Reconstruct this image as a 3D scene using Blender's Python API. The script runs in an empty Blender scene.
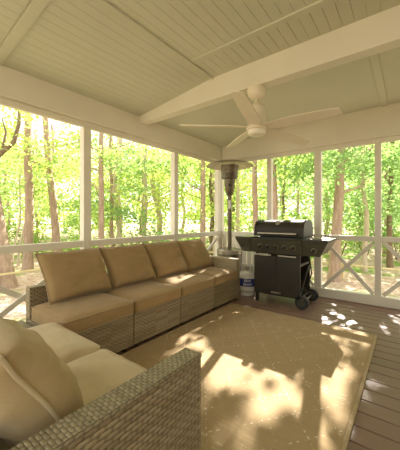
import bpy, bmesh, math, random
from mathutils import Vector, Matrix, noise
R = math.radians
PI = math.pi
SC = bpy.context.scene
COL = SC.collection

# ------------------------------------------------------------------ camera, sky, sun, exposure
CAMH = 1.20
cd = bpy.data.cameras.new('camera'); cam = bpy.data.objects.new('camera', cd); COL.objects.link(cam)
cam.location = (0, 0, CAMH)
cam.rotation_euler = (R(90), 0, R(37.7))
cd.sensor_fit = 'HORIZONTAL'; cd.sensor_width = 36.0; cd.lens = 36.0 * 272 / 400
cd.shift_y = -7 / 400; cd.clip_start = 0.05; cd.clip_end = 300
SC.camera = cam

wd = bpy.data.worlds.new('sky'); SC.world = wd; wd.use_nodes = True
bg = wd.node_tree.nodes['Background']
bg.inputs['Color'].default_value = (1.0, 0.99, 0.90, 1); bg.inputs['Strength'].default_value = 2.2

sd = bpy.data.lights.new('sun', 'SUN'); sun = bpy.data.objects.new('sun', sd); COL.objects.link(sun)
sd.energy = 23.0; sd.color = (1.0, 0.92, 0.82); sd.angle = R(0.53)
SUN = Vector((0.23, -0.973, -0.64)).normalized()
sun.rotation_euler = SUN.to_track_quat('-Z', 'Y').to_euler()
sun.location = (-3, 14, 12)

vs = SC.view_settings
vs.view_transform = 'Standard'; vs.look = 'None'; vs.exposure = -0.03; vs.gamma = 1.0; vs.use_curve_mapping = False
SC.cycles.max_bounces = 10; SC.cycles.diffuse_bounces = 7; SC.cycles.transparent_max_bounces = 16
SC.cycles.use_denoising = True; SC.cycles.sample_clamp_indirect = 8.0

# ------------------------------------------------------------------ materials
def new_mat(name, color=(.5, .5, .5), rough=.6, metal=0.0, spec=.5):
    m = bpy.data.materials.new(name); m.use_nodes = True
    b = m.node_tree.nodes['Principled BSDF']
    b.inputs['Base Color'].default_value = (*color, 1)
    b.inputs['Roughness'].default_value = rough
    b.inputs['Metallic'].default_value = metal
    b.inputs['Specular IOR Level'].default_value = spec
    return m

class NT:
    """small node-building helper"""
    def __init__(s, m): s.m = m; s.t = m.node_tree; s.b = s.t.nodes.get('Principled BSDF')
    def n(s, kind, **kw):
        nd = s.t.nodes.new(kind)
        for k, v in kw.items(): setattr(nd, k, v)
        return nd
    def l(s, a, b): s.t.links.new(a, b)
    def math(s, op, a, b=None, c=None):
        nd = s.n('ShaderNodeMath', operation=op)
        for i, v in enumerate((a, b, c)):
            if v is None: continue
            if isinstance(v, (int, float)): nd.inputs[i].default_value = v
            else: s.l(v, nd.inputs[i])
        return nd.outputs[0]
    def mix(s, f, a, b):
        nd = s.n('ShaderNodeMix', data_type='RGBA')
        for sock, v in ((nd.inputs[0], f), (nd.inputs[6], a), (nd.inputs[7], b)):
            if isinstance(v, (int, float)): sock.default_value = v
            elif isinstance(v, tuple): sock.default_value = (*v, 1)
            else: s.l(v, sock)
        return nd.outputs[2]
    def coord(s, which='Object'):
        return s.n('ShaderNodeTexCoord').outputs[which]
    def noise(s, vec, scale, detail=3, rough=.5):
        nd = s.n('ShaderNodeTexNoise'); nd.inputs['Scale'].default_value = scale
        nd.inputs['Detail'].default_value = detail; nd.inputs['Roughness'].default_value = rough
        s.l(vec, nd.inputs['Vector']); return nd.outputs['Fac']
    def mapping(s, vec, scale=(1, 1, 1), rot=(0, 0, 0), loc=(0, 0, 0)):
        nd = s.n('ShaderNodeMapping'); s.l(vec, nd.inputs['Vector'])
        nd.inputs['Scale'].default_value = scale; nd.inputs['Rotation'].default_value = rot; nd.inputs['Location'].default_value = loc
        return nd.outputs[0]
    def ramp(s, f, stops):
        nd = s.n('ShaderNodeValToRGB'); cr = nd.color_ramp
        while len(cr.elements) < len(stops): cr.elements.new(.5)
        for e, (p, c) in zip(cr.elements, stops): e.position = p; e.color = (*c, 1)
        s.l(f, nd.inputs[0]); return nd.outputs[0]
    def base(s, c): s.l(c, s.b.inputs['Base Color'])
    def bump(s, h, strength=.3, dist=.01):
        nd = s.n('ShaderNodeBump'); nd.inputs['Strength'].default_value = strength; nd.inputs['Distance'].default_value = dist
        s.l(h, nd.inputs['Height']); s.l(nd.outputs[0], s.b.inputs['Normal'])

def mat_noise(name, c0, c1, scale, rough=.6, bump=0, bscale=None, bdist=.004, metal=0, stretch=(1, 1, 1), spec=.5, detail=4):
    m = new_mat(name, c0, rough, metal, spec); t = NT(m)
    v = t.mapping(t.coord('Object'), stretch)
    f = t.noise(v, scale, detail)
    t.base(t.ramp(f, [(.3, c0), (.7, c1)]))
    if bump: t.bump(t.noise(v, bscale or scale * 3, 4), bump, bdist)
    return m

M = {}
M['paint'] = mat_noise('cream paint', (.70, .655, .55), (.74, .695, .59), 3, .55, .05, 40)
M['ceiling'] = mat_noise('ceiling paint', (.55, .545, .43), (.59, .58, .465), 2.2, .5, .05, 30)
M['fan'] = mat_noise('fan white', (.74, .66, .52), (.78, .70, .56), 5, .4)
M['lens'] = new_mat('frosted lens', (.80, .75, .62), .3)
M['fabric'] = None

def fabric(name, c0, c1):
    m = new_mat(name, c0, .9, 0, .2); t = NT(m)
    o = t.coord('Object')
    f = t.noise(o, 7, 3)
    fine = t.noise(t.mapping(o, (1, 1, 1)), 420, 2)
    c = t.ramp(f, [(.3, c0), (.7, c1)])
    t.base(t.mix(t.math('MULTIPLY', fine, .25), c, tuple(x * .75 for x in c0)))
    big = t.noise(o, 9, 4, .55)
    t.bump(t.math('ADD', t.math('MULTIPLY', big, 1.0), t.math('MULTIPLY', fine, .06)), .5, .02)
    t.b.inputs['Sheen Weight'].default_value = .15
    return m
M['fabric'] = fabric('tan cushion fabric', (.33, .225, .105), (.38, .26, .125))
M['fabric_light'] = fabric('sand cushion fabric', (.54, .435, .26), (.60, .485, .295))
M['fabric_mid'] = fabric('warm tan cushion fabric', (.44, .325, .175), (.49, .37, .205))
M['piping'] = new_mat('tan piping', (.36, .27, .15), .85)
M['piping_light'] = new_mat('sand piping', (.52, .42, .27), .85)

def wicker(name, ca, cb, cdark, cw=.034, ch=.0125, swap=False):
    m = new_mat(name, ca, .5, 0, .4); t = NT(m)
    uv = t.coord('UV')
    sp = t.n('ShaderNodeSeparateXYZ'); t.l(uv, sp.inputs[0])
    U, V = (sp.outputs[1], sp.outputs[0]) if swap else (sp.outputs[0], sp.outputs[1])
    vr = t.math('DIVIDE', V, ch)
    row = t.math('FLOOR', vr)
    fr = t.math('SUBTRACT', vr, row)
    q = t.math('SUBTRACT', t.math('MULTIPLY', fr, 2), 1)
    prof = t.math('SUBTRACT', 1, t.math('MULTIPLY', q, q))                  # round strand
    ph = t.math('ADD', t.math('MULTIPLY', U, 2 * PI / cw), t.math('MULTIPLY', row, PI))
    wv = t.math('ADD', .5, t.math('MULTIPLY', t.math('COSINE', ph), .5))     # over and under the stakes
    h = t.math('MULTIPLY', t.math('POWER', prof, .5), t.math('ADD', .25, t.math('MULTIPLY', wv, .75)))
    cell = t.n('ShaderNodeCombineXYZ'); t.l(row, cell.inputs[0])
    t.l(t.math('FLOOR', t.math('DIVIDE', U, .17)), cell.inputs[1])
    wn = t.n('ShaderNodeTexWhiteNoise'); t.l(cell.outputs[0], wn.inputs['Vector'])
    tint = t.mix(wn.outputs['Value'], ca, cb)
    f = t.math('SMOOTH_MAX', 0.0, t.math('SUBTRACT', 1.0, t.math('MULTIPLY', h, 2.4)), .1)
    t.base(t.mix(t.math('MINIMUM', f, 1.0), tint, cdark))
    t.bump(h, .8, .006)
    return m
M['wicker'] = wicker('woven wicker', (.25, .195, .11), (.38, .305, .19), (.055, .038, .018), .046, .0165)
M['wicker_top'] = wicker('woven wicker arm top', (.27, .225, .135), (.38, .325, .215), (.05, .036, .018), .028, .013)
M['wicker_flat'] = wicker('flat banded wicker', (.33, .27, .16), (.42, .35, .22), (.16, .12, .06), 3.0, .035)

def deck():
    m = new_mat('stained deck boards', (.2, .12, .09), .45, 0, .5); t = NT(m)
    o = t.coord('Object'); sp = t.n('ShaderNodeSeparateXYZ'); t.l(o, sp.inputs[0])
    row = t.math('FLOOR', t.math('DIVIDE', t.math('ADD', sp.outputs[1], 10.0), .1416))
    wn = t.n('ShaderNodeTexWhiteNoise', noise_dimensions='1D'); t.l(row, wn.inputs['W'])
    c = t.mix(wn.outputs['Value'], (.205, .118, .085), (.27, .165, .125))
    g = t.noise(t.mapping(o, (3, 60, 3)), 1.0, 5)
    t.base(t.mix(t.math('MULTIPLY', g, .5), c, (.16, .09, .065)))
    t.bump(g, .2, .003)
    return m
M['deck'] = deck()
M['dark'] = new_mat('dark underside', (.02, .015, .012), .9)

def rug():
    m = new_mat('woven jute', (.4, .3, .17), .95, 0, .1); t = NT(m)
    uv = t.coord('Object'); sp = t.n('ShaderNodeSeparateXYZ'); t.l(uv, sp.inputs[0])
    X, Y = sp.outputs[0], sp.outputs[1]
    rib = t.noise(t.mapping(uv, (6, 110, 6)), 1.0, 3)
    blot = t.noise(uv, 5, 4)
    c = t.mix(t.math('MULTIPLY', rib, .75), (.48, .365, .215), (.25, .17, .088))
    c = t.mix(t.math('MULTIPLY', blot, .25), c, (.55, .43, .26))
    # cream dotted diamond lattice
    P = .30
    def line(sgn):
        s = t.math('ADD', t.math('MULTIPLY', X, 1.3), t.math('MULTIPLY', Y, sgn))
        f = t.math('PINGPONG', s, P / 2)
        return t.math('LESS_THAN', f, .0075)
    lat = t.math('MAXIMUM', line(1), line(-1))
    dx = t.math('PINGPONG', X, .016); dy = t.math('PINGPONG', Y, .016)
    dot = t.math('MULTIPLY', t.math('GREATER_THAN', dx, .0075), t.math('GREATER_THAN', dy, .0065))
    wide = t.math('MULTIPLY', t.math('MULTIPLY', lat, dot), t.ramp(t.noise(uv, 6, 2), [(.38, (.1, .1, .1)), (.6, (1, 1, 1))]))
    # small dotted medallions in a second, coarser rhythm
    k = t.math('LESS_THAN', t.math('PINGPONG', t.math('ADD', Y, .1), .42), .05)
    k2 = t.math('LESS_THAN', t.math('PINGPONG', X, .055), .022)
    ky = t.math('LESS_THAN', t.math('PINGPONG', Y, .020), .008)
    band = t.math('MULTIPLY', k, t.math('MULTIPLY', k2, ky))
    t.base(t.mix(t.math('MAXIMUM', wide, t.math('MULTIPLY', band, .35)), c, (.66, .57, .42)))
    t.bump(t.math('ADD', rib, t.math('MULTIPLY', wide, .5)), .5, .006)
    return m
M['rug'] = rug()
M['rug_edge'] = mat_noise('rug binding', (.36, .27, .15), (.45, .34, .2), 30, .9)

M['grill'] = mat_noise('black enamel', (.024, .020, .013), (.034, .029, .019), 6, .45, .04, 200, spec=.35)
M['grill_panel'] = mat_noise('dark grey painted steel', (.046, .043, .028), (.060, .056, .037), 6, .36, spec=.6)
M['chrome'] = new_mat('brushed steel', (.62, .58, .48), .28, 1.0)
M['steel'] = mat_noise('grey steel', (.30, .27, .21), (.38, .34, .27), 10, .35, metal=.8)
M['bronze'] = mat_noise('bronze enamel', (.115, .09, .055), (.155, .125, .08), 12, .36, metal=.5)
M['reflector'] = mat_noise('aluminium reflector', (.36, .32, .25), (.44, .39, .30), 14, .35, metal=.7)
M['rubber'] = mat_noise('black rubber', (.015, .015, .014), (.03, .03, .028), 20, .7)
M['tank'] = mat_noise('tank enamel', (.58, .54, .45), (.66, .62, .52), 8, .35)
M['blue'] = new_mat('blue label', (.02, .035, .16), .45)
M['white'] = new_mat('white lettering', (.80, .78, .74), .5)
M['fence'] = mat_noise('yellow timber', (.66, .54, .28), (.74, .62, .34), 6, .7)
M['bark'] = mat_noise('pinkish bark', (.30, .20, .145), (.50, .36, .27), 5, .9, .6, 22, .03, stretch=(3, 3, .6))
M['bark_pale'] = mat_noise('pale bark', (.46, .37, .27), (.62, .52, .40), 5, .9, .4, 22, .02, stretch=(3, 3, .6))
M['bark_dark'] = mat_noise('brown bark', (.15, .10, .06), (.26, .18, .11), 5, .9, .5, 22, .03, stretch=(3, 3, .6))

def leaf(name, stops, trans=.58):
    m = bpy.data.materials.new(name); m.use_nodes = True; t = NT(m)
    t.t.nodes.remove(t.b)
    out = t.t.nodes['Material Output']
    g = t.n('ShaderNodeNewGeometry')
    f = t.noise(g.outputs['Position'], 1.3, 3)
    rnd = g.outputs['Random Per Island']
    f = t.math('ADD', t.math('MULTIPLY', f, .62), t.math('MULTIPLY', rnd, .38))
    c = t.ramp(f, stops)
    d = t.n('ShaderNodeBsdfDiffuse'); t.l(c, d.inputs[0])
    tr = t.n('ShaderNodeBsdfTranslucent'); t.l(t.mix(.5, c, (.58, .72, .18)), tr.inputs[0])
    mx = t.n('ShaderNodeMixShader'); mx.inputs[0].default_value = trans
    t.l(d.outputs[0], mx.inputs[1]); t.l(tr.outputs[0], mx.inputs[2]); t.l(mx.outputs[0], out.inputs[0])
    return m
M['leaf_a'] = leaf('fresh leaves', [(.25, (.15, .29, .07)), (.5, (.35, .55, .14)), (.75, (.60, .74, .26))])
M['leaf_b'] = leaf('green leaves', [(.25, (.10, .23, .10)), (.5, (.21, .42, .17)), (.75, (.42, .62, .31))])
M['leaf_c'] = leaf('dark green leaves', [(.25, (.09, .19, .04)), (.5, (.19, .36, .08)), (.75, (.36, .54, .13))])  # darker green leaf tone
M['leaf_y'] = leaf('yellow green leaves', [(.25, (.34, .49, .09)), (.5, (.60, .73, .17)), (.75, (.82, .88, .34))])

def screen():
    m = bpy.data.materials.new('insect screen'); m.use_nodes = True; t = NT(m)
    t.t.nodes.remove(t.b)
    tr = t.n('ShaderNodeBsdfTransparent'); d = t.n('ShaderNodeBsdfDiffuse'); d.inputs[0].default_value = (.55, .52, .42, 1)
    mx = t.n('ShaderNodeMixShader'); mx.inputs[0].default_value = .06
    t.l(tr.outputs[0], mx.inputs[1]); t.l(d.outputs[0], mx.inputs[2]); t.l(mx.outputs[0], t.t.nodes['Material Output'].inputs[0])
    return m
M['screen'] = screen()

def ground():
    m = new_mat('leaf litter and grass', (.4, .3, .2), .95, 0, .1); t = NT(m)
    o = t.coord('Object')
    f = t.noise(o, .45, 4)
    lit = t.ramp(t.noise(o, 9, 5), [(.3, (.40, .26, .19)), (.55, (.60, .44, .35)), (.75, (.74, .60, .50))])
    gr = t.ramp(t.noise(o, 14, 4), [(.3, (.11, .19, .03)), (.7, (.28, .38, .08))])
    t.base(t.mix(t.ramp(f, [(.48, (0, 0, 0)), (.60, (1, 1, 1))]), lit, gr))
    t.bump(t.noise(o, 25, 4), .6, .05)
    return m
M['ground'] = ground()

# ------------------------------------------------------------------ mesh helpers
class MB:
    def __init__(s): s.bm = bmesh.new()
    def _new(s, vs, fs):
        v = [s.bm.verts.new(p) for p in vs]; s.bm.verts.index_update()
        out = []
        for f in fs:
            try: out.append(s.bm.faces.new([v[i] for i in f]))
            except ValueError: pass
        return v, out
    def obox(s, c, size, rot=None, bev=0, seg=2):
        hx, hy, hz = size[0] / 2, size[1] / 2, size[2] / 2
        rot = rot or Matrix.Identity(3); c = Vector(c)
        vs = [c + rot @ Vector((x, y, z)) for x in (-hx, hx) for y in (-hy, hy) for z in (-hz, hz)]
        fs = [(0, 1, 3, 2), (4, 6, 7, 5), (0, 4, 5, 1), (2, 3, 7, 6), (0, 2, 6, 4), (1, 5, 7, 3)]
        v, f = s._new(vs, fs)
        if bev:
            es = {e for x in f for e in x.edges}
            bmesh.ops.bevel(s.bm, geom=list(es), offset=bev, segments=seg, affect='EDGES', profile=.5)
        return s
    def box(s, x0, x1, y0, y1, z0, z1, bev=0, seg=2):
        return s.obox(((x0 + x1) / 2, (y0 + y1) / 2, (z0 + z1) / 2), (abs(x1 - x0), abs(y1 - y0), abs(z1 - z0)), None, bev, seg)
    def bar(s, p0, p1, w, d, up=(0, 0, 1), bev=0):
        p0, p1 = Vector(p0), Vector(p1); a = (p1 - p0); L = a.length; a.normalize()
        u = Vector(up); u = (u - a * u.dot(a)).normalized(); r = a.cross(u)
        rot = Matrix((a, r, u)).transposed()
        return s.obox((p0 + p1) / 2, (L, d, w), rot, bev)
    def tube(s, pts, rad, n=10, closed=False, caps=True):
        pts = [Vector(p) for p in pts]; N = len(pts)
        rr = rad if isinstance(rad, (list, tuple)) else [rad] * N
        rings = []; ref = None
        for i, p in enumerate(pts):
            if closed: t = pts[(i + 1) % N] - pts[i - 1]
            else: t = pts[min(i + 1, N - 1)] - pts[max(i - 1, 0)]
            t.normalize()
            if ref is None:
                ref = Vector((0, 0, 1)) if abs(t.z) < .9 else Vector((1, 0, 0))
            u = (ref - t * ref.dot(t)).normalized(); ref = u; w = t.cross(u)
            rings.append([s.bm.verts.new(p + (u * math.cos(2 * PI * k / n) + w * math.sin(2 * PI * k / n)) * rr[i]) for k in range(n)])
        for i in range(N if closed else N - 1):
            A, B = rings[i], rings[(i + 1) % N]
            for k in range(n):
                s.bm.faces.new((A[k], A[(k + 1) % n], B[(k + 1) % n], B[k]))
        if caps and not closed:
            s.bm.faces.new(list(reversed(rings[0]))); s.bm.faces.new(rings[-1])
        return s
    def cyl(s, p0, p1, r0, r1=None, n=20): return s.tube([p0, p1], [r0, r0 if r1 is None else r1], n)
    def lathe(s, prof, c=(0, 0, 0), n=32, a0=0, a1=2 * PI):
        c = Vector(c); full = abs(a1 - a0 - 2 * PI) < 1e-6; rings = []
        K = n if full else n + 1
        for r, z in prof:
            rings.append([s.bm.verts.new(c + Vector((max(r, 1e-4) * math.cos(a0 + (a1 - a0) * k / n), max(r, 1e-4) * math.sin(a0 + (a1 - a0) * k / n), z))) for k in range(K)])
        for A, B in zip(rings, rings[1:]):
            for k in range(n):
                s.bm.faces.new((A[k], A[(k + 1) % K], B[(k + 1) % K], B[k]))
        return s
    def prism(s, poly, fn, d0, d1):
        """poly: 2D outline; fn(a, b, d) -> 3D point; extruded from d0 to d1"""
        A = [s.bm.verts.new(fn(a, b, d0)) for a, b in poly]; B = [s.bm.verts.new(fn(a, b, d1)) for a, b in poly]
        n = len(poly)
        s.bm.faces.new(A); s.bm.faces.new(list(reversed(B)))
        for i in range(n): s.bm.faces.new((A[i], B[i], B[(i + 1) % n], A[(i + 1) % n]))
        return s
    def build(s, name, mat, parent=None, smooth=False, uv=True, angle=40):
        bm = s.bm
        bmesh.ops.recalc_face_normals(bm, faces=bm.faces)
        if uv:
            L = bm.loops.layers.uv.new('uv')
            for f in bm.faces:
                n = f.normal; ax = max(range(3), key=lambda i: abs(n[i]))
                for lp in f.loops:
                    p = lp.vert.co
                    lp[L].uv = ((p.y, p.z), (p.x, p.z), (p.x, p.y))[ax]
        if parent is None:
            lo = Vector([min(v.co[i] for v in bm.verts) for i in range(3)]); hi = Vector([max(v.co[i] for v in bm.verts) for i in range(3)])
            org = Vector(((lo.x + hi.x) / 2, (lo.y + hi.y) / 2, lo.z))
        else:
            q = parent; org = Vector((0, 0, 0))
            while q is not None: org += Vector(q.location); q = q.parent
        bmesh.ops.translate(bm, verts=bm.verts, vec=-org)
        me = bpy.data.meshes.new(name); bm.to_mesh(me); bm.free()
        me.materials.append(mat)
        if smooth:
            for p in me.polygons: p.use_smooth = True
            try: me.set_sharp_from_angle(angle=R(angle))
            except Exception: pass
        o = bpy.data.objects.new(name, me); COL.objects.link(o)
        if parent is None: o.location = org
        else: o.parent = parent
        return o

def thing(name, loc, label, cat, group=None):
    o = bpy.data.objects.new(name, None); COL.objects.link(o); o.location = loc; o.empty_display_size = .1
    return tag(o, label, cat, group)
def tag(o, label=None, cat=None, group=None, kind=None):
    if label: o['label'] = label
    if cat: o['category'] = cat
    if group: o['group'] = group
    if kind: o['kind'] = kind
    return o
def struct(name, loc=(0, 0, 0)):
    o = bpy.data.objects.new(name, None); COL.objects.link(o); o.location = loc; o['kind'] = 'structure'; return o

# ------------------------------------------------------------------ porch shell
XL, YB = -2.90, 4.42           # inner faces of the two screened walls
YA, XR = -1.40, 1.60           # far ends behind / right of the camera
GZ = -0.70                     # ground outside

fl = MB(); y = 4.56; P = .1416
y = 2.927 + P * 11
while y > YA - .1:
    fl.box(XL - .12, XR, y - P + .009, y, -.03, 0, .003, 1); y -= P
floor = fl.build('floor', M['deck']); tag(floor, kind='structure')
MB().box(XL - .12, XR, YA - .1, 2.927 + P * 11, -.30, -.034).build('joists', M['dark'], floor)

# left wall: posts, rail, braces, sill, header
def wall_parts(root, along, posts, braces_z, header, ends, slat_bays=(), widths=None):
    """along 'Y' = left wall (plane at XL), 'X' = back wall (plane at YB)"""
    def P3(a, d, z): return Vector((XL - d, a, z)) if along == 'Y' else Vector((a, YB + d, z))
    def bx(a0, a1, d0, d1, z0, z1, bev=.004):
        p, q = P3(a0, d0, z0), P3(a1, d1, z1); m = MB()
        m.box(min(p.x, q.x), max(p.x, q.x), min(p.y, q.y), max(p.y, q.y), z0, z1, bev); return m
    n = 0
    for i, a in enumerate(posts):
        w = (widths or {}).get(i, .09) / 2
        bx(a - w, a + w, 0, .09, .13, 2.226).build('post', M['paint'], root)
    bx(ends[0], ends[1], -.012, .10, 0.001, .13).build('sill', M['paint'], root)
    bx(ends[0], ends[1], -.05, .12, 2.285, 2.78).build('header', M['paint'], root)
    bx(ends[0], ends[1], .0, .05, 2.226, 2.285).build('screen_trim', M['paint'], root)
    for i, (a, b) in enumerate(zip(posts, posts[1:])):
        wa, wb = (widths or {}).get(i, .09) / 2, (widths or {}).get(i + 1, .09) / 2
        a2, b2 = a + wa, b - wb
        bx(a2, b2, .01, .08, .872, .944).build('rail', M['paint'], root)
        z0, z1 = braces_z
        if i in slat_bays:
            k = 0; s = a2 + .012
            while s + .085 < b2:
                bx(s, s + .088, .03, .05, .13, .872, .002).build('slat', M['paint'], root); s += .105
        else:
            for (q0, q1) in (((a2, z0), (b2, z1)), ((a2, z1), (b2, z0))):
                d = .030 if q0[1] == z0 else .052
                m = MB(); m.bar(P3(q0[0] + .02, d, q0[1] + .012), P3(q1[0] - .02, d, q1[1] + (-.012 if q1[1] > q0[1] else .012)), .05, .022, (0, 0, 1), .002)
                m.build('brace', M['paint'], root)
wl = struct('wall_left', (XL, 1.5, 0))
wall_parts(wl, 'Y', [-1.10, .365, 1.665, 3.15, 4.375], (.04, .82), True, (YA, YB + .12))
wb = struct('wall_back', (-.9, YB, 0))
wall_parts(wb, 'X', [XL - .045, -1.92, -1.13, -.35, .43, 1.21], (.13, .86), True, (XL - .12, XR), (0,), {0: .11, 1: .075, 2: .10, 3: .075, 4: .10})
# insect screens
k = 1
for a, b in ((-1.05, .32), (.41, 1.62), (1.71, 3.105), (3.195, 4.36)):
    m = MB(); m._new([(XL - .06, a, .13), (XL - .06, b, .13), (XL - .06, b, 2.226), (XL - .06, a, 2.226)], [(0, 1, 2, 3)])
    tag(m.build('window_%d' % k, M['screen']), kind='structure'); k += 1
for a, b in ((-2.885, -1.96), (-1.88, -1.18), (-1.08, -.39), (-.31, .38), (.48, 1.16)):
    m = MB(); m._new([(a, YB + .06, .13), (b, YB + .06, .13), (b, YB + .06, 2.226), (a, YB + .06, 2.226)], [(0, 1, 2, 3)])
    tag(m.build('window_%d' % k, M['screen']), kind='structure'); k += 1

# the house wall to the right of the camera; the porch end behind it is open
w_ = MB().box(XR, XR + .1, YA + .001, YB - .06, 0.001, 2.69, .003).build('wall_right', M['paint']); tag(w_, kind='structure')

# ceiling: tongue and groove boards along Y, gently sloped by the left wall
def cz(x): return 2.55 + (x - (XL + .05)) * (.14 / 1.19) if x < -1.66 else 2.69 + (x + 1.66) * .006
ce = MB(); W = .083; x = XL - .02
while x < XR:
    x1 = x + W
    if x < -1.66 < x1: x1 = -1.66
    for (ya, yb) in ((YA, .742), (.748, 2.40)):
        za, zb = cz(x + 1e-4), cz(x1 - 1e-4); g = .0012
        vs_ = [(x + g, ya, za), (x1 - g, ya, zb), (x1 - g, yb, zb), (x + g, yb, za)]
        vv = vs_ + [(a, b, c + .03) for a, b, c in vs_]
        ce._new(vv, [(0, 1, 2, 3), (4, 7, 6, 5), (0, 4, 5, 1), (1, 5, 6, 2), (2, 6, 7, 3), (3, 7, 4, 0)])
    x = x1
for (xa, xb) in ((XL - .02, -1.66), (-1.66, -.262), (-.256, XR)):          # smooth panels beyond the beam
    za, zb = cz(xa + 1e-4), cz(xb - 1e-4)
    vs_ = [(xa, 2.44, za), (xb, 2.44, zb), (xb, YB + .3, zb), (xa, YB + .3, za)]
    vv = vs_ + [(a, b, c + .03) for a, b, c in vs_]
    ce._new(vv, [(0, 1, 2, 3), (4, 7, 6, 5), (0, 4, 5, 1), (1, 5, 6, 2), (2, 6, 7, 3), (3, 7, 4, 0)])
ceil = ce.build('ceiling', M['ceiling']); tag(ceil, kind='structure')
rf = MB()
for (xa, xb) in ((XL - .45, -1.66), (-1.66, XR + .1)):
    za, zb = cz(xa) + .008, cz(xb) + .008
    if xa < -1.7: zb = cz(-1.6601) + .008
    vs_ = [(xa, YA - .1, za), (xb, YA - .1, zb), (xb, YB + .35, zb), (xa, YB + .35, za)]
    vv = vs_ + [(a, b, c + .16) for a, b, c in vs_]
    rf._new(vv, [(0, 1, 2, 3), (4, 7, 6, 5), (0, 4, 5, 1), (1, 5, 6, 2), (2, 6, 7, 3), (3, 7, 4, 0)])
rf.build('roof_deck', M['paint'], ceil)
MB().box(XL + .02, XR, 2.37, 2.485, 2.46, 2.76, .004).build('beam', M['paint'], ceil)
MB().box(-1.672, -1.648, YA, 2.37, 2.672, 2.70, .002).build('batten', M['ceiling'], ceil)
MB().box(-1.645, XR, 1.98, 2.04, 2.682, 2.71, .003).build('batten', M['ceiling'], ceil)
m = MB(); m.bar((XL + .05, .79, cz(XL + .05) + .0), (-1.68, .79, cz(-1.68) + .0), .02, .07); m.build('batten', M['ceiling'], ceil)
MB().box(-.30, -.23, 2.485, YB - .05, 2.684, 2.71, .003).build('batten', M['ceiling'], ceil)

# ------------------------------------------------------------------ cushions
def seat_mesh(cx, cy, z0, sx, sy, t, seed, dome=.022, r=.032, sag=None):
    """boxed seat cushion with rounded edges, slightly domed and wrinkled"""
    m = MB(); n = 18; rng = random.Random(seed); off = Vector((rng.random() * 20, rng.random() * 20, 0))
    bmesh.ops.create_cube(m.bm, size=2.0)
    bmesh.ops.subdivide_edges(m.bm, edges=m.bm.edges[:], cuts=n, use_grid_fill=True)
    h = Vector((sx / 2, sy / 2, t / 2)); inner = h - Vector((r, r, r))
    for v in m.bm.verts:
        p = Vector((v.co.x * h.x, v.co.y * h.y, v.co.z * h.z))
        q = Vector([max(-inner[i], min(inner[i], p[i])) for i in range(3)])
        d = p - q
        if d.length > 1e-6: p = q + d.normalized() * r
        u, w = v.co.x, v.co.y
        puff = (1 - u ** 4) * (1 - w ** 4)
        side = (1 - (v.co.z) ** 2)
        if v.co.z > 0:
            p.z += dome * puff * v.co.z
            wr = noise.noise(Vector((p.x * 5, p.y * 14, 0)) + off) + .6 * noise.noise(Vector((p.x * 16, p.y * 9, 3)) + off)
            p.z += (.009 if seed > 20 else .005) * wr * min(1, puff * 2)
        p.x *= 1 + .018 * side * (1 - w ** 2); p.y *= 1 + .018 * side * (1 - u ** 2)
        v.co = p + Vector((cx, cy, z0 + t / 2))
    return m
def rounded_loop(cx, cy, z, sx, sy, r, n=6):
    pts = []
    for (qx, qy, a0) in ((1, 1, 0), (-1, 1, 90), (-1, -1, 180), (1, -1, 270)):
        for k in range(n + 1):
            a = R(a0 + 90 * k / n); pts.append((cx + qx * (sx / 2 - r) + r * math.cos(a), cy + qy * (sy / 2 - r) + r * math.sin(a), z))
    return pts
def seat_cushion(cx, cy, z0, sx, sy, t, seed, label, group, light=False):
    o = thing('seat_cushion', (cx, cy, z0), label, 'cushion', group)
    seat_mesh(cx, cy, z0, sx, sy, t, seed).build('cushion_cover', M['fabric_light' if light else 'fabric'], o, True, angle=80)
    p = MB(); p.tube(rounded_loop(cx, cy, z0 + t - .012, sx - .004, sy - .004, .035), .0055, 8, True)
    p.tube(rounded_loop(cx, cy, z0 + .012, sx - .004, sy - .004, .035), .0055, 8, True)
    p.build('piping', M['piping_light' if light else 'piping'], o, True)
    return o
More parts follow.
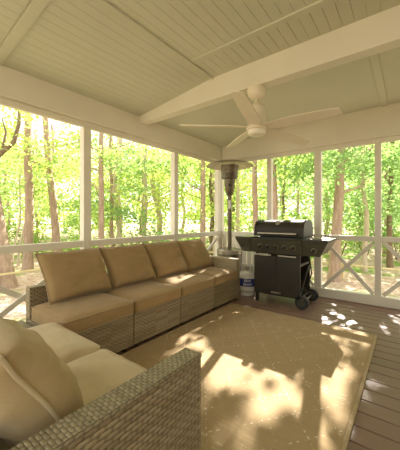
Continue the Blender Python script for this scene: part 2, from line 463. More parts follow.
def pillow_cushion(bottom, axis_w, axis_h, normal, w, h, t, seed, label, group, light=False, name='back_cushion', pw=4.0):
    """bottom = centre of the lower edge; axis_w / axis_h / normal = local frame"""
    bottom = Vector(bottom); A, B, N = Vector(axis_w).normalized(), Vector(axis_h).normalized(), Vector(normal).normalized()
    o = thing(name, bottom, label, 'cushion', group); rng = random.Random(seed); off = Vector((rng.random() * 30, rng.random() * 30, 0))
    n = 26; m = MB()
    def co(u, v, s):
        e = (max(0, 1 - abs(u) ** pw) * max(0, 1 - abs(v) ** pw)) ** .45
        pin = 1 - .055 * (1 - v * v) * abs(u) ** 3; pin2 = 1 - .045 * (1 - u * u) * abs(v) ** 3
        fold = noise.noise(Vector((u * 1.6, v * 4.0, s)) + off) * .010 + noise.noise(Vector((u * 4, v * 9, s + 5)) + off) * .007
        y_ = s * (t / 2 * e * (1 - .12 * v) + fold * min(1, e * 1.5))
        wv = .006 * noise.noise(Vector((u * 2.5, v * 2.5, 7)) + off)
        return bottom + A * (u * w / 2 * pin) + B * (h / 2 + v * h / 2 * pin2 + wv) + N * (y_ + .014 * (1 if s > 0 else -1) * 0 + wv)
    for s in (1, -1):
        gr = [[m.bm.verts.new(co(-1 + 2 * i / n, -1 + 2 * j / n, s)) for i in range(n + 1)] for j in range(n + 1)]
        for j in range(n):
            for i in range(n): m.bm.faces.new((gr[j][i], gr[j][i + 1], gr[j + 1][i + 1], gr[j + 1][i]))
    bmesh.ops.remove_doubles(m.bm, verts=m.bm.verts, dist=.0006)
    m.build('cushion_cover', M['fabric_mid' if light else 'fabric'], o, True, angle=180)
    per = [(-1 + 2 * i / n, -1) for i in range(n)] + [(1, -1 + 2 * i / n) for i in range(n)] + [(1 - 2 * i / n, 1) for i in range(n)] + [(-1, 1 - 2 * i / n) for i in range(n)]
    MB().tube([co(u, v, 1) for u, v in per], .007, 8, True).build('piping', M['piping_light' if light else 'piping'], o, True)
    return o

# ------------------------------------------------------------------ long modular sofa along the left wall
SB, SF = -2.665, -2.00
spans = [(.95, 1.597), (1.603, 2.237), (2.243, 2.877), (2.883, 3.56)]
modlab = ['wicker sofa module at the near left end, beside the loveseat',
          'wicker sofa module, second from the near left end of the long sofa',
          'wicker sofa module next to the armed end module, without arms',
          'wicker sofa end module with a right arm, in front of the patio heater']
for i, (a, b) in enumerate(spans):
    o = thing('sofa_module', ((SB + SF) / 2, (a + b) / 2, 0), modlab[i], 'sofa', 'modules of the long wicker sofa')
    MB().box(SB, SF, a, b, .035, .325, .008).build('base', M['wicker'], o)
    MB().box(SB, SB + .085, a, b, .326, .60, .008).build('backrest', M['wicker'], o)
    for px_ in (SB + .06, SF - .06):
        for py_ in (a + .06, b - .06):
            MB().cyl((px_, py_, 0), (px_, py_, .036), .018, .022, 12).build('foot', M['rubber'], o)
    if i == 3:
        MB().box(SB + .086, SF, b - .10, b, .326, .60, .008).build('armrest', M['wicker_flat'], o)
seatlab = ['tan seat cushion at the near left end of the long sofa',
           'tan seat cushion, second from the near end of the long sofa',
           'tan seat cushion, third from the near end of the long sofa',
           'tan seat cushion against the right arm at the far end of the long sofa']
for i, (a, b) in enumerate(spans):
    b2 = b - .105 if i == 3 else b
    seat_cushion((SB + .09 + SF + .025) / 2, (a + b2) / 2, .326, SF + .025 - SB - .09, b2 - a - .006, .122, i + 1, seatlab[i], 'seat cushions of the long sofa')
backlab = ['tan back cushion nearest the camera on the long sofa, leaning on its left end',
           'tan back cushion, second from the near end of the long sofa',
           'tan back cushion, third from the near end of the long sofa',
           'tan back cushion beside the right arm at the far end of the long sofa']
for i, (y0, y1, bx, lean, skew) in enumerate(((1.05, 1.665, -2.425, 21, .12), (1.675, 2.26, -2.415, 22, .15), (2.285, 2.875, -2.43, 20, .21), (2.885, 3.452, -2.415, 22, .25))):
    a = R(lean)
    pillow_cushion((bx, (y0 + y1) / 2, .466), (0, 1, 0), (-math.sin(a), -skew, math.cos(a)), (math.cos(a), 0, math.sin(a)),
                   y1 - y0, .455, .17, 11 + i, backlab[i], 'back cushions of the long sofa', pw=5)

# ------------------------------------------------------------------ loveseat in the foreground
lo = thing('wicker_loveseat', (-1.43, .52, 0), 'wicker loveseat in the foreground with a wide woven right arm', 'sofa')
AX0, AX1 = -.790, -.703
MB().box(-2.08, AX0 - .002, .10, .90, .035, .325, .008).build('base', M['wicker'], lo)
arm = MB().box(AX0, AX1, .08, .92, .035, .612, .006).build('armrest', M['wicker'], lo)
MB().box(AX0 - .003, AX1 + .003, .077, .923, .606, .626, .007, 3).build('arm_top', M['wicker_top'], arm)
MB().box(-2.08, AX0 - .002, .10, .215, .326, .60, .008).build('backrest', M['wicker'], lo)
for px_ in (-2.02, AX1 - .05):
    for py_ in (.16, .85): MB().cyl((px_, py_, 0), (px_, py_, .036), .018, .022, 12).build('foot', M['rubber'], lo)
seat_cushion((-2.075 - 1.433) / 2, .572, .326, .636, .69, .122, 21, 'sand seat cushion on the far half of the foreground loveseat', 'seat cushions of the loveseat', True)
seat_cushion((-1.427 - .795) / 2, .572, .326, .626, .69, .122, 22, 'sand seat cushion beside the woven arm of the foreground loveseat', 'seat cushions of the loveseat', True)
pillow_cushion((-1.135, .455, .485), (1, 0, 0), (0, -.524, .851), (0, .851, .524), .60, .41, .245, 33,
               'large tan back cushion with piped seam at the bottom left foreground', None, True, 'back_cushion', 3.4)

ct = thing('corner_table', (-2.44, .61, 0), 'low wicker corner table between the long sofa and the loveseat', 'table')
MB().box(-2.70, -2.10, .28, .935, .035, .285, .006).build('base', M['wicker'], ct)
MB().box(-2.70, -2.10, .28, .935, .286, .305, .006).build('table_top', M['wicker_top'], ct)

# ------------------------------------------------------------------ rug
rg = MB().box(-1.965, -.285, .975, 3.255, .002, .011, .003, 1).build('area_rug', M['rug'])
tag(rg, 'flat tan jute rug with cream dotted diamonds on the deck', 'rug')
bd_ = MB()
for a in ((-1.99, -1.965, .95, 3.28), (-.285, -.26, .95, 3.28), (-1.965, -.285, .95, .975), (-1.965, -.285, 3.255, 3.28)): bd_.box(*a, .001, .0125, .002, 1)
bd_.build('binding', M['rug_edge'], rg)

# ------------------------------------------------------------------ gas grill
g = thing('gas_grill', (-1.47, 3.88, 0), 'black gas grill on wheels with a closed lid and side shelves', 'grill')
GX0, GX1, GY0, GY1 = -1.79, -1.15, 3.64, 4.12
for (x, y) in ((GX0 + .02, GY0 + .02), (GX0 + .02, GY1 - .02), (GX1 - .02, GY0 + .02), (GX1 - .02, GY1 - .02)):
    z0 = .0 if x < -1.5 else .075
    lg = MB().box(x - .018, x + .018, y - .018, y + .018, z0 + (.0 if x > -1.5 else .05), .70, .003).build('leg', M['grill'], g)
    if x < -1.5: MB().lathe([(0, .0), (.022, .0), (.026, .015), (.026, .05), (0, .05)], (x, y, 0), 12).build('foot', M['rubber'], lg)
for y in (GY0 + .0, GY1 - .01):
    x = GX1 + .025
    w = MB(); w.tube([(x - .0, y - .022, .087), (x, y + .022, .087)], .086, 28); wo = w.build('wheel', M['rubber'], g, True, angle=30)
    h = MB()
    h.tube([(x, y - .027, .087), (x, y - .022, .087)], .052, 24)
    for k in range(6):
        a = k * PI / 3; h.bar((x, y - .029, .087), (x + .05 * math.cos(a), y - .029, .087 + .05 * math.sin(a)), .012, .008, (0, 1, 0))
    h.build('hub', M['grill_panel'], wo)
MB().cyl((GX1 + .025, GY0 - .01, .087), (GX1 + .025, GY1, .087), .01).build('axle', M['steel'], g)
MB().box(GX0, GX1, GY0 + .03, GY1, .12, .145, .004).build('bottom_shelf', M['grill'], g)
bp = MB().box(GX0 + .02, GX1 - .02, GY1 - .03, GY1 - .015, .15, .70).build('back_panel', M['grill'], g)
# right side frame, open, with cross bars
MB().bar((GX1 - .02, GY0 + .04, .16), (GX1 - .02, GY1 - .04, .52), .03, .02, (1, 0, 0)).bar((GX1 - .02, GY0 + .04, .56), (GX1 - .02, GY1 - .04, .56), .03, .02).build('side_brace', M['grill'], g)
xm = (GX0 + GX1) / 2
for a, b, lab in ((GX0 - .01, xm - .0012, 1), (xm + .0012, GX1 + .01, 2)):
    d = MB().box(a, b, GY0 - .022, GY0 - .002, .125, .665, .006).build('door', M['grill'], g)
    MB().box(a + (.02 if lab == 1 else .03), b - (.07 if lab == 1 else .05), GY0 - .040, GY0 - .024, .672, .690, .004).build('handle', M['chrome'], d)
bd = MB().box(xm - .07, xm + .07, GY0 - .028, GY0 - .0225, .155, .180, .002)
bdo = bd.build('badge', M['steel'], g)
# control fascia with tapered ends
def fascia(x0, x1, tap0, tap1, name):
    m = MB()
    top, bot = .905, .705
    vsx = [(x0, 3.575, top), (x1, 3.575, top), (x1 - tap1, 3.635, bot), (x0 + tap0, 3.635, bot),
           (x0, 3.66, top), (x1, 3.66, top), (x1 - tap1, 3.66, bot), (x0 + tap0, 3.66, bot)]
    m._new(vsx, [(0, 1, 2, 3), (4, 7, 6, 5), (0, 4, 5, 1), (3, 2, 6, 7), (0, 3, 7, 4), (1, 5, 6, 2)])
    bmesh.ops.bevel(m.bm, geom=m.bm.edges[:], offset=.006, segments=2, affect='EDGES')
    return m.build(name, M['grill_panel'], g)
fascia(-1.84, -1.11, 0, 0, 'control_panel')
s1 = fascia(-2.10, -1.843, .10, 0, 'shelf_front'); s2 = fascia(-1.107, -.79, 0, .11, 'shelf_front')
def shelf(x0, x1, tp, nm):
    m = MB(); m.box(x0, x1, 3.58, 4.06, .906, .925, .006)
    poly = [(x0, .905), (x1, .905), (x1 - (tp if tp > 0 else 0), .72), (x0 - (tp if tp < 0 else 0), .72)]
    m.prism(poly, lambda a, b, d: Vector((a, d, b)), 3.661, 4.05)
    return m.build(nm, M['grill_panel'], g)
shelf(-2.10, -1.843, -.10, 'side_shelf'); rs = shelf(-1.107, -.79, .11, 'side_shelf')
MB().box(-1.08, -.83, 3.66, 4.0, .9255, .937, .004).build('side_burner_lid', M['steel'], rs)
MB().box(GX0 - .01, GX1 + .01, 3.665, 4.10, .69, .93, .004).build('firebox', M['grill'], g)
kn = [-1.70, -1.582, -1.464, -1.346, -1.228]
tilt = Vector((0, -.2, -.06)).normalized(); nrm = Vector((0, -.955, -.29))
def knob(x, z, par, mat='chrome', r=.027):
    y = 3.575 + (.905 - z) * .3
    c = Vector((x, y, z)); m = MB()
    m.tube([c, c + nrm * .008], r * 1.25, 20); k_ = m.build('knob', M[mat], par, True, angle=30)
    MB().tube([c + nrm * .008, c + nrm * .034, c + nrm * .038], [r, r * .86, r * .7], 20).bar(c + nrm * .03 + Vector((0, 0, -.02)), c + nrm * .03 + Vector((0, 0, .02)), .010, .022, (0, -1, -.3)).build('grip', M['rubber'], k_, True, angle=30)
cp = [o for o in g.children if o.name.startswith('control_panel')][0]
for x in kn: knob(x, .80, g)
knob(-.965, .785, g)
MB().box(-1.99, -1.95, 3.595, 3.606, .785, .805, .003).build('igniter_button', M['rubber'], g)
# hood: curved lid
pr = [(3.655, .945)]
for k in range(13):
    a = R(180 - 180 * k / 12); cx_, cz_ = 3.885, .985
    pr.append((cx_ + .215 * math.copysign(abs(math.cos(a)) ** .75, math.cos(a)), cz_ + .185 * abs(math.sin(a)) ** .7))
pr.append((4.10, .945))
ld = MB(); ld.prism(pr, lambda a, b, d: Vector((d, a, b)), -1.80, -1.13)
lid = ld.build('lid', M['grill'], g, True, angle=35)
for (xa, xb) in ((-1.822, -1.798), (-1.132, -1.108)):
    e = MB(); e.prism([(p - (p - 3.88) * .0 + math.copysign(.006, p - 3.88), q + .006 if q > .95 else q - .004) for p, q in pr], lambda a, b, d: Vector((d, a, b)), xa, xb)
    e.build('lid_end', M['grill'], lid, True, angle=35)
hd = MB(); hd.tube([(-1.74, 3.61, .985), (-1.19, 3.61, .985)], .013, 12)
for x in (-1.72, -1.21): hd.cyl((x, 3.675, .985), (x, 3.61, .985), .010)
hd.build('handle', M['chrome'], lid, True)
tg = MB(); c = Vector((-1.47, 3.70, 1.125)); tg.tube([c, c + Vector((0, -.022, .008))], .032, 20); tg.build('thermometer', M['steel'], lid, True, angle=30)
MB().tube([(-1.20, 4.02, .72), (-1.13, 4.02, .60), (-1.10, 4.0, .42), (-1.14, 3.95, .25), (-1.25, 3.9, .16)], .009, 8).build('gas_hose', M['rubber'], g, True)

# ------------------------------------------------------------------ propane tank
TX, TY = -2.035, 3.86
tk = thing('propane_tank', (TX, TY, 0), 'white propane tank with a blue label between the sofa arm and grill', 'gas tank')
prof = [(0, .045), (.10, .045), (.135, .07), (.150, .11), (.150, .29), (.135, .335), (.095, .362), (.04, .372), (0, .373)]
bodyo = MB().lathe(prof, (TX, TY, 0), 40).build('tank_body', M['tank'], tk, True, angle=60)
MB().lathe([(.098, .0), (.103, .0), (.103, .06), (.098, .06), (.098, .0)], (TX, TY, 0), 32).build('foot_ring', M['tank'], tk, True, angle=30)
MB().lathe([(.092, .355), (.097, .355), (.105, .455), (.100, .458), (.092, .355)], (TX, TY, 0), 26, R(-30), R(210)).build('collar', M['tank'], tk, True, angle=30)
v = MB(); v.cyl((TX, TY, .37), (TX, TY, .425), .018); v.cyl((TX, TY, .42), (TX, TY, .445), .032, .03, 12); v.cyl((TX - .05, TY, .40), (TX + .03, TY, .40), .011); v.build('valve', M['steel'], tk, True, angle=30)
face = math.atan2(-TY, -TX)                              # label faces the porch
lb = MB().lathe([(.1515, .15), (.1515, .27)], (TX, TY, 0), 24, face - R(75), face + R(75)).build('blue_band', M['blue'], bodyo, True)
def wrap_text(body, size, zc, rad, par):
    cu = bpy.data.curves.new('lettering', 'FONT'); cu.body = body; cu.size = size; cu.align_x = 'CENTER'; cu.resolution_u = 2
    tmp = bpy.data.objects.new('lettering', cu); COL.objects.link(tmp)
    dg = bpy.context.evaluated_depsgraph_get(); me = bpy.data.meshes.new_from_object(tmp.evaluated_get(dg))
    bpy.data.objects.remove(tmp)
    b = bmesh.new(); b.from_mesh(me); bmesh.ops.triangulate(b, faces=b.faces)
    bmesh.ops.subdivide_edges(b, edges=b.edges[:], cuts=1)
    org = Vector(tk.location)
    for vv in b.verts:
        a = face + vv.co.x / rad
        vv.co = Vector((TX + rad * math.cos(a), TY + rad * math.sin(a), zc + vv.co.y + .12 * vv.co.x)) - org
    b.to_mesh(me); b.free(); me.materials.clear(); me.materials.append(M['white'])
    o = bpy.data.objects.new('lettering', me); COL.objects.link(o); o.parent = par
wrap_text('Blue', .062, .222, .1525, bodyo)
wrap_text('Rhino', .058, .168, .1525, bodyo)

# ------------------------------------------------------------------ patio heater
HX, HY = -2.45, 4.0
ht = thing('patio_heater', (HX, HY, 0), 'tall bronze patio heater with a round reflector in the porch corner', 'heater')
MB().lathe([(0, 0), (.225, 0), (.228, .03), (.215, .05), (.212, .64), (.20, .665), (.12, .69), (.05, .70), (0, .70)], (HX, HY, 0), 40).build('base', M['bronze'], ht, True, angle=40)
MB().lathe([(.214, .60), (.219, .60), (.219, .66), (.204, .672)], (HX, HY, 0), 40).build('base_rim', M['steel'], ht, True, angle=40)
MB().cyl((HX, HY, .69), (HX, HY, 1.60), .036, None, 20).build('pole', M['bronze'], ht, True, angle=40)
fa = math.atan2(-HY, -HX)
MB().lathe([(.0368, 1.36), (.0368, 1.50)], (HX, HY, 0), 8, fa - R(35), fa + R(35)).build('warning_label', M['white'], ht, True)
ch = MB().lathe([(.036, 1.58), (.055, 1.60), (.075, 1.66), (.09, 1.76), (.095, 1.86), (.0, 1.86)], (HX, HY, 0), 28).build('control_housing', M['bronze'], ht, True, angle=40)
d = Vector((-HX, -HY, 0)).normalized()
MB().tube([Vector((HX, HY, 1.75)) + d * .08, Vector((HX, HY, 1.75)) + d * .12], .022, 14).build('knob', M['rubber'], ch, True, angle=40)
MB().lathe([(.095, 1.86), (.140, 1.875), (.140, 1.92), (.134, 1.925), (.134, 1.95)], (HX, HY, 0), 36).build('burner_bowl', M['bronze'], ht, True, angle=40)
em = MB().lathe([(.132, 1.94), (.142, 2.0), (.155, 2.08), (.158, 2.095), (0, 2.095)], (HX, HY, 0), 40).build('emitter_screen', M['bronze'], ht, True, angle=40)
for zz in (1.96, 2.01, 2.06): MB().tube([(HX + (.139 + (zz - 1.96) * .16) * math.cos(2 * PI * k / 28), HY + (.139 + (zz - 1.96) * .16) * math.sin(2 * PI * k / 28), zz) for k in range(28)], .004, 6, True).build('wire_ring', M['bronze'], em, True)
for k in range(3):
    a = R(100 + 120 * k); MB().cyl((HX + .12 * math.cos(a), HY + .12 * math.sin(a), 2.09), (HX + .12 * math.cos(a), HY + .12 * math.sin(a), 2.16), .006).build('standoff', M['steel'], ht)
MB().lathe([(.402, 2.085), (.405, 2.090), (.38, 2.108), (.26, 2.150), (.10, 2.178), (0, 2.182), (0, 2.175), (.10, 2.170), (.26, 2.142), (.378, 2.102), (.402, 2.085)], (HX, HY, 0), 48).build('reflector', M['reflector'], ht, True, angle=50)

# ------------------------------------------------------------------ ceiling fan
FX, FY, FB = -1.185, 2.432, 2.083
fn = thing('ceiling_fan', (FX, FY, 2.46), 'white five-blade ceiling fan with a light hanging from the beam', 'fan')
MB().lathe([(0, 2.459), (.088, 2.459), (.090, 2.44), (.082, 2.395), (.055, 2.365), (.02, 2.358), (0, 2.358)], (FX, FY, 0), 32).build('canopy', M['fan'], fn, True, angle=50)
MB().cyl((FX, FY, 2.36), (FX, FY, 2.27), .0145).build('downrod', M['fan'], fn, True)
MB().lathe([(0, 2.315), (.03, 2.315), (.04, 2.295), (.075, 2.285), (.094, 2.255), (.097, 2.21), (.092, 2.185), (.097, 2.175), (.097, 2.15), (.085, 2.10), (0, 2.10)], (FX, FY, 0), 36).build('motor_housing', M['fan'], fn, True, angle=50)
MB().lathe([(.088, 2.10), (.098, 2.085), (.098, 2.055), (.085, 2.05), (0, 2.05)], (FX, FY, 0), 36).build('light_ring', M['fan'], fn, True, angle=50)
MB().lathe([(.088, 2.0505), (.086, 2.02), (.065, 2.002), (0, 1.998)], (FX, FY, 0), 36).build('light_lens', M['lens'], fn, True, angle=50)
for k in range(5):
    a = R(-3 + 72 * k); ca, sa = math.cos(a), math.sin(a); e = Vector((ca, sa, -.0375 * ca - .045 * sa)).normalized(); w = Vector((-sa, ca, 0)); pt = R(-13)
    wn = (w * math.cos(pt) + Vector((0, 0, 1)) * math.sin(pt)); up = e.cross(wn)
    st = [(.07, -.035, .045), (.14, -.045, .060), (.25, -.058, .078), (.40, -.062, .078), (.55, -.056, .070), (.70, -.048, .060), (.745, -.038, .056), (.752, -.02, .045)]
    m = MB(); c0 = Vector((FX, FY, FB))
    top = [[m.bm.verts.new(c0 + e * r + wn * q + up * .004) for q in (lo_, (lo_ + hi_) / 2, hi_)] for r, lo_, hi_ in st]
    bot = [[m.bm.verts.new(c0 + e * r + wn * q - up * .004) for q in (lo_, (lo_ + hi_) / 2, hi_)] for r, lo_, hi_ in st]
    for i in range(len(st) - 1):
        for j in range(2):
            m.bm.faces.new((top[i][j], top[i + 1][j], top[i + 1][j + 1], top[i][j + 1]))
            m.bm.faces.new((bot[i][j], bot[i][j + 1], bot[i + 1][j + 1], bot[i + 1][j]))
        for j in (0, 2): m.bm.faces.new((top[i][j], bot[i][j], bot[i + 1][j], top[i + 1][j]))
    for i in (0, -1):
        for j in range(2): m.bm.faces.new((top[i][j], top[i][j + 1], bot[i][j + 1], bot[i][j]))
    m.build('blade', M['fan'], fn, True, angle=40)

# ------------------------------------------------------------------ outdoors
gm = MB(); n = 60; S = 120.0
def gz(x, y):
    d = max(0, max(-x - 9, y - 10)); return GZ - .0 + .012 * d + .10 * noise.noise(Vector((x * .25, y * .25, 0)))
gr = [[None] * (n + 1) for _ in range(n + 1)]
for j in range(n + 1):
    for i in range(n + 1):
        x = -60 + 100 * i / n; y = -40 + 110 * j / n; gr[j][i] = gm.bm.verts.new((x, y, gz(x, y)))
for j in range(n):
    for i in range(n): gm.bm.faces.new((gr[j][i], gr[j][i + 1], gr[j + 1][i + 1], gr[j + 1][i]))
go = gm.build('ground', M['ground'], None, True); tag(go, kind='structure')

def at(u, depth):
    """ground position seen at picture column u and at this distance along the view axis"""
    k = (u - 200) / 272; return (depth * (-.6115 + .791 * k), depth * (.791 + .6115 * k))

class Leaves:
    def __init__(s, seed): s.v = []; s.f = []; s.r = random.Random(seed)
    def leaf(s, c, size):
        r = s.r
        a = Vector((r.gauss(0, 1), r.gauss(0, 1), r.gauss(0, .55))).normalized()
        b = Vector((r.gauss(0, 1), r.gauss(0, 1), r.gauss(0, .55))); b = (b - a * b.dot(a)).normalized()
        L = size * r.uniform(.7, 1.35); w = L * r.uniform(.26, .40); c = Vector(c); nn = a.cross(b) * (L * .08)
        i = len(s.v)
        s.v += [c - a * L * .5, c - a * L * .08 + b * w + nn, c + a * L * .5, c - a * L * .08 - b * w + nn]; s.f.append((i, i + 1, i + 2, i + 3))
    def clump(s, c, rad, n, size, flat=.5, gaps=False):
        r = s.r
        for _ in range(n):
            d = Vector((r.gauss(0, .5), r.gauss(0, .5), r.gauss(0, .5 * flat))) * rad; 
            if gaps and r.random() < .975 and floor_gap(Vector(c) + d): continue
            s.leaf(Vector(c) + d, size)
    def build(s, mat, parent, name='foliage'):
        org = Vector(parent.location); me = bpy.data.meshes.new(name); me.from_pydata([tuple(p - org) for p in s.v], [], s.f); me.materials.append(mat)
        o = bpy.data.objects.new(name, me); COL.objects.link(o); o.parent = parent; return o

def trunk_path(x, y, top, lean, wob, seed, n=12):
    r = random.Random(seed); z0 = gz(x, y) - .05; pts = []; ox = r.random() * 9
    for i in range(n + 1):
        f = i / n; z = z0 + (top - z0) * f
        pts.append(Vector((x + lean[0] * (z - z0) + wob * noise.noise(Vector((z * .5, ox, 0))), y + lean[1] * (z - z0) + wob * noise.noise(Vector((z * .5, ox, 5))), z)))
    return pts
def tree(u, depth, rad, top, label, lean=(0, 0), bark='bark', leafm='leaf_a', clumps=14, per=110, size=.13, zr=(1.2, 5), spread=2.2, seed=0, group=None, name='woodland_tree', wob=.25, branches=4, csize=.8, pos=None, shade_clumps=None):
    x, y = pos or at(u, depth)
    t = thing(name, (x, y, gz(x, y)), label, 'tree', group); r = random.Random(seed * 7 + 3)
    pts = trunk_path(x, y, top, lean, wob, seed); m = MB(); N = len(pts)
    rr = [rad * (1.25 if i == 0 else 1.0) * (1 - .45 * i / (N - 1)) for i in range(N)]
    m.tube(pts, rr, 10)
    L = Leaves(seed * 13 + 1)
    tips = []
    for k in range(branches):
        i = r.randint(N // 3, N - 2); p = pts[i]; a = r.uniform(0, 2 * PI); ln = r.uniform(.6, 1.0) * spread
        mid = p + Vector((math.cos(a), math.sin(a), .35)) * ln * .5; tip = p + Vector((math.cos(a + .3), math.sin(a + .3), .45)) * ln
        m.tube([p, mid, tip], [rr[i] * .4, rr[i] * .25, rr[i] * .1], 6); tips.append(tip)
    m.build('trunk', M[bark], t, True, angle=60)
    for k in range(clumps):
        z = r.uniform(*zr); f = max(0, min(1, (z - pts[0].z) / (top - pts[0].z))); ax = pts[int(f * (N - 1))]
        a = r.uniform(0, 2 * PI); d = spread * math.sqrt(r.random())
        L.clump((ax.x + d * math.cos(a), ax.y + d * math.sin(a), z), csize * r.uniform(.6, 1.3), per, size, .45)
    if shade_clumps:
        for (c, rd, nn, sz) in shade_clumps: L.clump(c, rd, nn, sz, .7, True)  # added sun-blocking clumps, thinned where the floor should stay bright
    if L.f: L.build(M[leafm], t)
    return t

# trees one can tell apart
tree(8, 7.4, .20, 7.5, 'thick pinkish trunk leaning at the left edge, beside the loveseat window', (-.13, -.10), 'bark', 'leaf_a', 8, 90, .12, (3.2, 5.2), 1.6, 1, wob=.04, pos=None)
tree(28, 9.5, .155, 8.5, 'straight brown tree trunk left of the first left-hand window post, nearer the edge', (.004, .0), 'bark', 'leaf_a', 9, 90, .12, (2.4, 4.6), 2.0, 2, wob=.12)
tree(59, 10.5, .15, 8.5, 'leaning pinkish tree trunk close to the thick left window post', (-.075, -.06), 'bark', 'leaf_y', 9, 90, .13, (2.4, 4.8), 2.0, 3, wob=.08)
tree(101, 10.0, .115, 8.0, 'slim pinkish tree trunk just right of the thick left window post', (.002, .0), 'bark', 'leaf_a', 8, 90, .12, (2.6, 4.6), 1.8, 4, wob=.08)
tree(116, 12.0, .11, 8.5, 'wavy pale tree trunk left of centre in the second left window', (0, 0), 'bark_pale', 'leaf_b', 10, 90, .13, (2.2, 5), 2.2, 5, wob=.3)
tree(142, 14.0, .07, 8.5, 'thin sapling trunk in the middle of the second left window', (0, 0), 'bark_pale', 'leaf_y', 8, 90, .13, (2.2, 5), 2.0, 6)
tree(157, 14.5, .16, 7.0, 'greyish tree trunk right of centre in the second left window', (-.01, 0), 'bark_pale', 'leaf_b', 12, 90, .14, (2.6, 5), 2.4, 7, wob=.3)
tree(203, 11.5, .125, 8.5, 'pinkish tree trunk left of the patio heater reflector', (0, 0), 'bark', 'leaf_y', 8, 90, .13, (2.6, 5), 2.0, 8, wob=.12)
tree(216, 13.5, .10, 8.5, 'paler tree trunk just left of the porch corner post', (0, 0), 'bark_pale', 'leaf_a', 8, 90, .13, (2.6, 5), 2.0, 9)
tree(255, 9.0, .10, 8.5, 'slim brown tree trunk between the patio heater and the grill lid', (0, 0), 'bark', 'leaf_y', 6, 80, .13, (2.4, 3.6), 1.6, 10, wob=.06)
# tree with unseen leaf clumps added high up to break the sunlight on the rug
# (gaps cut in the added clumps shape the sun patches on rug and deck)
GAPS = [(165, 345, 44, 14), (270, 354, 46, 13), (268, 388, 32, 44), (326, 396, 26, 60), (346, 343, 32, 15), (345, 326, 40, 10), (222, 368, 42, 19),
        (262, 300, 10, 4), (385, 330, 14, 5)]
def floor_gap(p):
    """does the sunbeam through this point of the added clumps land in one of the bright floor patches?"""
    k = p.z / -SUN.z; x, y = p.x + SUN.x * k, p.y + SUN.y * k
    d = -.6115 * x + .791 * y
    if d < .4: return False
    u, v = 200 + 272 * (.791 * x + .6115 * y) / d, 218 + 272 * CAMH / d
    w = .22 * noise.noise(Vector((x * 4, y * 4, 0)))
    if noise.noise(Vector((x * 8, y * 8, 4))) < -.38: return False
    return any(((u - a) / c) ** 2 + ((v - b) / e) ** 2 < 1 + 2 * w for a, b, c, e in GAPS)
cr = random.Random(77); hi = []  # loose leaf clumps above the view, added only to dapple the sun
for _ in range(60): hi.append(((cr.uniform(-5.4, -1.9), cr.uniform(9.3, 11.5), cr.uniform(3.9, 7.8)), cr.uniform(.4, .8), 120, .15))
for _ in range(24): hi.append(((cr.uniform(-5.4, -1.9), cr.uniform(9.6, 11), cr.uniform(5.9, 7.6)), cr.uniform(.4, .8), 120, .15))
tree(274, 8.3, .125, 8.8, 'brown tree trunk directly above the grill lid, right of the slim mullion', (0, 0), 'bark', 'leaf_y', 6, 70, .13, (2.2, 3.3), 1.4, 12, wob=.06, shade_clumps=hi)
tree(334, 8.2, .17, 4.6, 'thick brown tree trunk behind the crossed brace right of the grill', (.035, .02), 'bark', 'leaf_b', 22, 130, .11, (2.3, 3.4), 1.9, 13, wob=.1)
hi2 = []  # denser unseen clumps added to keep sun off the deck at the right
for _ in range(60): hi2.append(((cr.uniform(-2.1, 1.4), cr.uniform(9.3, 11.6), cr.uniform(4.3, 7.6)), cr.uniform(.4, .8), 120, .17))
tree(365, 9.6, .09, 7.6, 'pale slender trunk seen behind the right mullion above the rail fence', (-.01, 0), 'bark_pale', 'leaf_b', 22, 120, .12, (1.4, 3.6), 1.7, 14, wob=.15, shade_clumps=hi2)
tree(391, 10.0, .10, 5.6, 'brown slender tree trunk at the right edge of the picture', (0, 0), 'bark_dark', 'leaf_b', 22, 130, .12, (1.6, 3.8), 2.0, 15, wob=.15)
tree(12, 11.0, .045, 4.5, 'thin pale sapling leaning right behind the low left fence', (.02, .10), 'bark_pale', 'leaf_a', 8, 80, .12, (1.2, 3.6), 1.2, 16, wob=.15)
tree(19, 10.5, .05, 4.5, 'thin pale sapling nearest the brown trunk behind the low left fence', (.03, .12), 'bark_pale', 'leaf_a', 8, 80, .12, (1.2, 3.6), 1.2, 17, wob=.15)

# the bent bough that crosses the top left window belongs to a tree outside the frame
bx_, by_ = at(-40, 7.0)
bt = thing('woodland_tree', (bx_, by_, gz(bx_, by_)), 'crooked dark bough curving into the top left corner window', 'tree')
def V3(u, v, d): x, y = at(u, d); return Vector((x, y, CAMH + (218 - v) / 272 * d))
m = MB(); m.tube([Vector((bx_, by_, gz(bx_, by_) - .05)), V3(-38, 240, 7), V3(-30, 190, 7), V3(-12, 165, 7), V3(2, 152, 7), V3(14, 142, 7), V3(19, 124, 7), V3(20, 100, 7)], [.14, .12, .10, .075, .065, .055, .045, .03], 10)
m.tube([V3(2, 152, 7), V3(6, 132, 6.9), V3(2, 118, 6.8)], [.035, .025, .012], 8)
m.build('trunk', M['bark_dark'], bt, True, angle=60)
L = Leaves(901)
for (u, v) in ((-4, 150), (8, 128), (22, 112), (10, 106), (30, 118)): L.clump(V3(u, v, 7), .35, 45, .11, .5)
L.build(M['leaf_y'], bt)

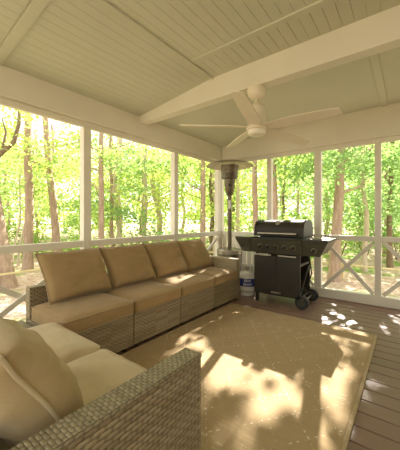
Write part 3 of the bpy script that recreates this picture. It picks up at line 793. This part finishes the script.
# woodland behind: layers of trees and understorey shrubs that the photo does not tell apart
rr = random.Random(5); far = 'leafy woodland tree in the bright green forest beyond the porch'
q = 0
for depth, n_, sz, per, clump_, top in ((13, 11, .15, 95, 14, 5.6), (18, 13, .20, 95, 18, 7.2), (26, 14, .30, 90, 24, 9.8)):
    for i in range(n_):
        u = -60 + 520 * (i + rr.uniform(.2, .8)) / n_; d = depth * rr.uniform(.9, 1.15)
        zt = CAMH + d * .27; lm = rr.choice(['leaf_a', 'leaf_y', 'leaf_a', 'leaf_y', 'leaf_b'] if u < 300 else ['leaf_a', 'leaf_b', 'leaf_b'])
        tree(u, d, .05 + .004 * d * rr.uniform(.5, 1.2), zt + 1, far, (rr.uniform(-.02, .02), rr.uniform(-.02, .02)), rr.choice(['bark', 'bark_dark', 'bark_pale']), lm,
             clump_, per, sz, (.6, zt), depth * .16, 100 + q, 'woodland trees beyond the porch', csize=.055 * d + .25)
        q += 1
def shrub(u, depth, h, w, label, leafm, seed, n=260, size=.11, group=None):
    x, y = at(u, depth); t = thing('woodland_shrub', (x, y, gz(x, y)), label, 'shrub', group); r = random.Random(seed)
    m = MB(); L = Leaves(seed)
    for k in range(5):
        a = r.uniform(0, 2 * PI); z0 = gz(x, y) - .03
        m.tube([(x, y, z0), (x + .2 * w * math.cos(a), y + .2 * w * math.sin(a), z0 + h * .5), (x + .45 * w * math.cos(a), y + .45 * w * math.sin(a), z0 + h * .9)], [.02, .014, .006], 6)
    m.build('stem', M['bark_dark'], t)
    for k in range(8):
        a = r.uniform(0, 2 * PI); d = w * .6 * math.sqrt(r.random())
        L.clump((x + d * math.cos(a), y + d * math.sin(a), gz(x, y) + h * r.uniform(.25, .95)), w * .42, n // 8, size, .7)
    L.build(M[leafm], t); return t
for i in range(26):
    u = -50 + 500 * (i + rr.uniform(.2, .8)) / 26; d = rr.uniform(11.5, 16)
    shrub(u, d, rr.uniform(.9, 2.2), rr.uniform(.9, 1.5), 'dense leafy shrub in the woodland understorey beyond the low fence', rr.choice(['leaf_b', 'leaf_c', 'leaf_c'] if u < 95 else ['leaf_a', 'leaf_b', 'leaf_c', 'leaf_a']), 400 + i, 420, .13, 'understorey shrubs beyond the fence')

# low yellow rail fences among the trees
def fence(p0, p1, label, npost):
    p0, p1 = Vector(p0), Vector(p1); mid = (p0 + p1) / 2
    t = thing('rail_fence', (mid.x, mid.y, GZ), label, 'fence')
    m = MB(); m.bar((p0.x, p0.y, -.25), (p1.x, p1.y, -.25), .045, .04); m.build('rail', M['fence'], t)
    for k in range(npost):
        p = p0.lerp(p1, k / (npost - 1)); z = gz(p.x, p.y)
        MB().box(p.x - .035, p.x + .035, p.y - .035, p.y + .035, z - .1, -.22, .004).build('post', M['fence'], t)
fence((-8.3, -2), (-8.3, 9.4, ), 'low yellow timber rail fence beyond the left-hand screens', 7) if False else fence((-8.3, -2, 0), (-8.3, 9.4, 0), 'low yellow timber rail fence beyond the left-hand screens', 7)
fence((-8.2, 9.45, 0), (7, 9.45, 0), 'low yellow timber rail fence beyond the crossed braces on the right', 8)
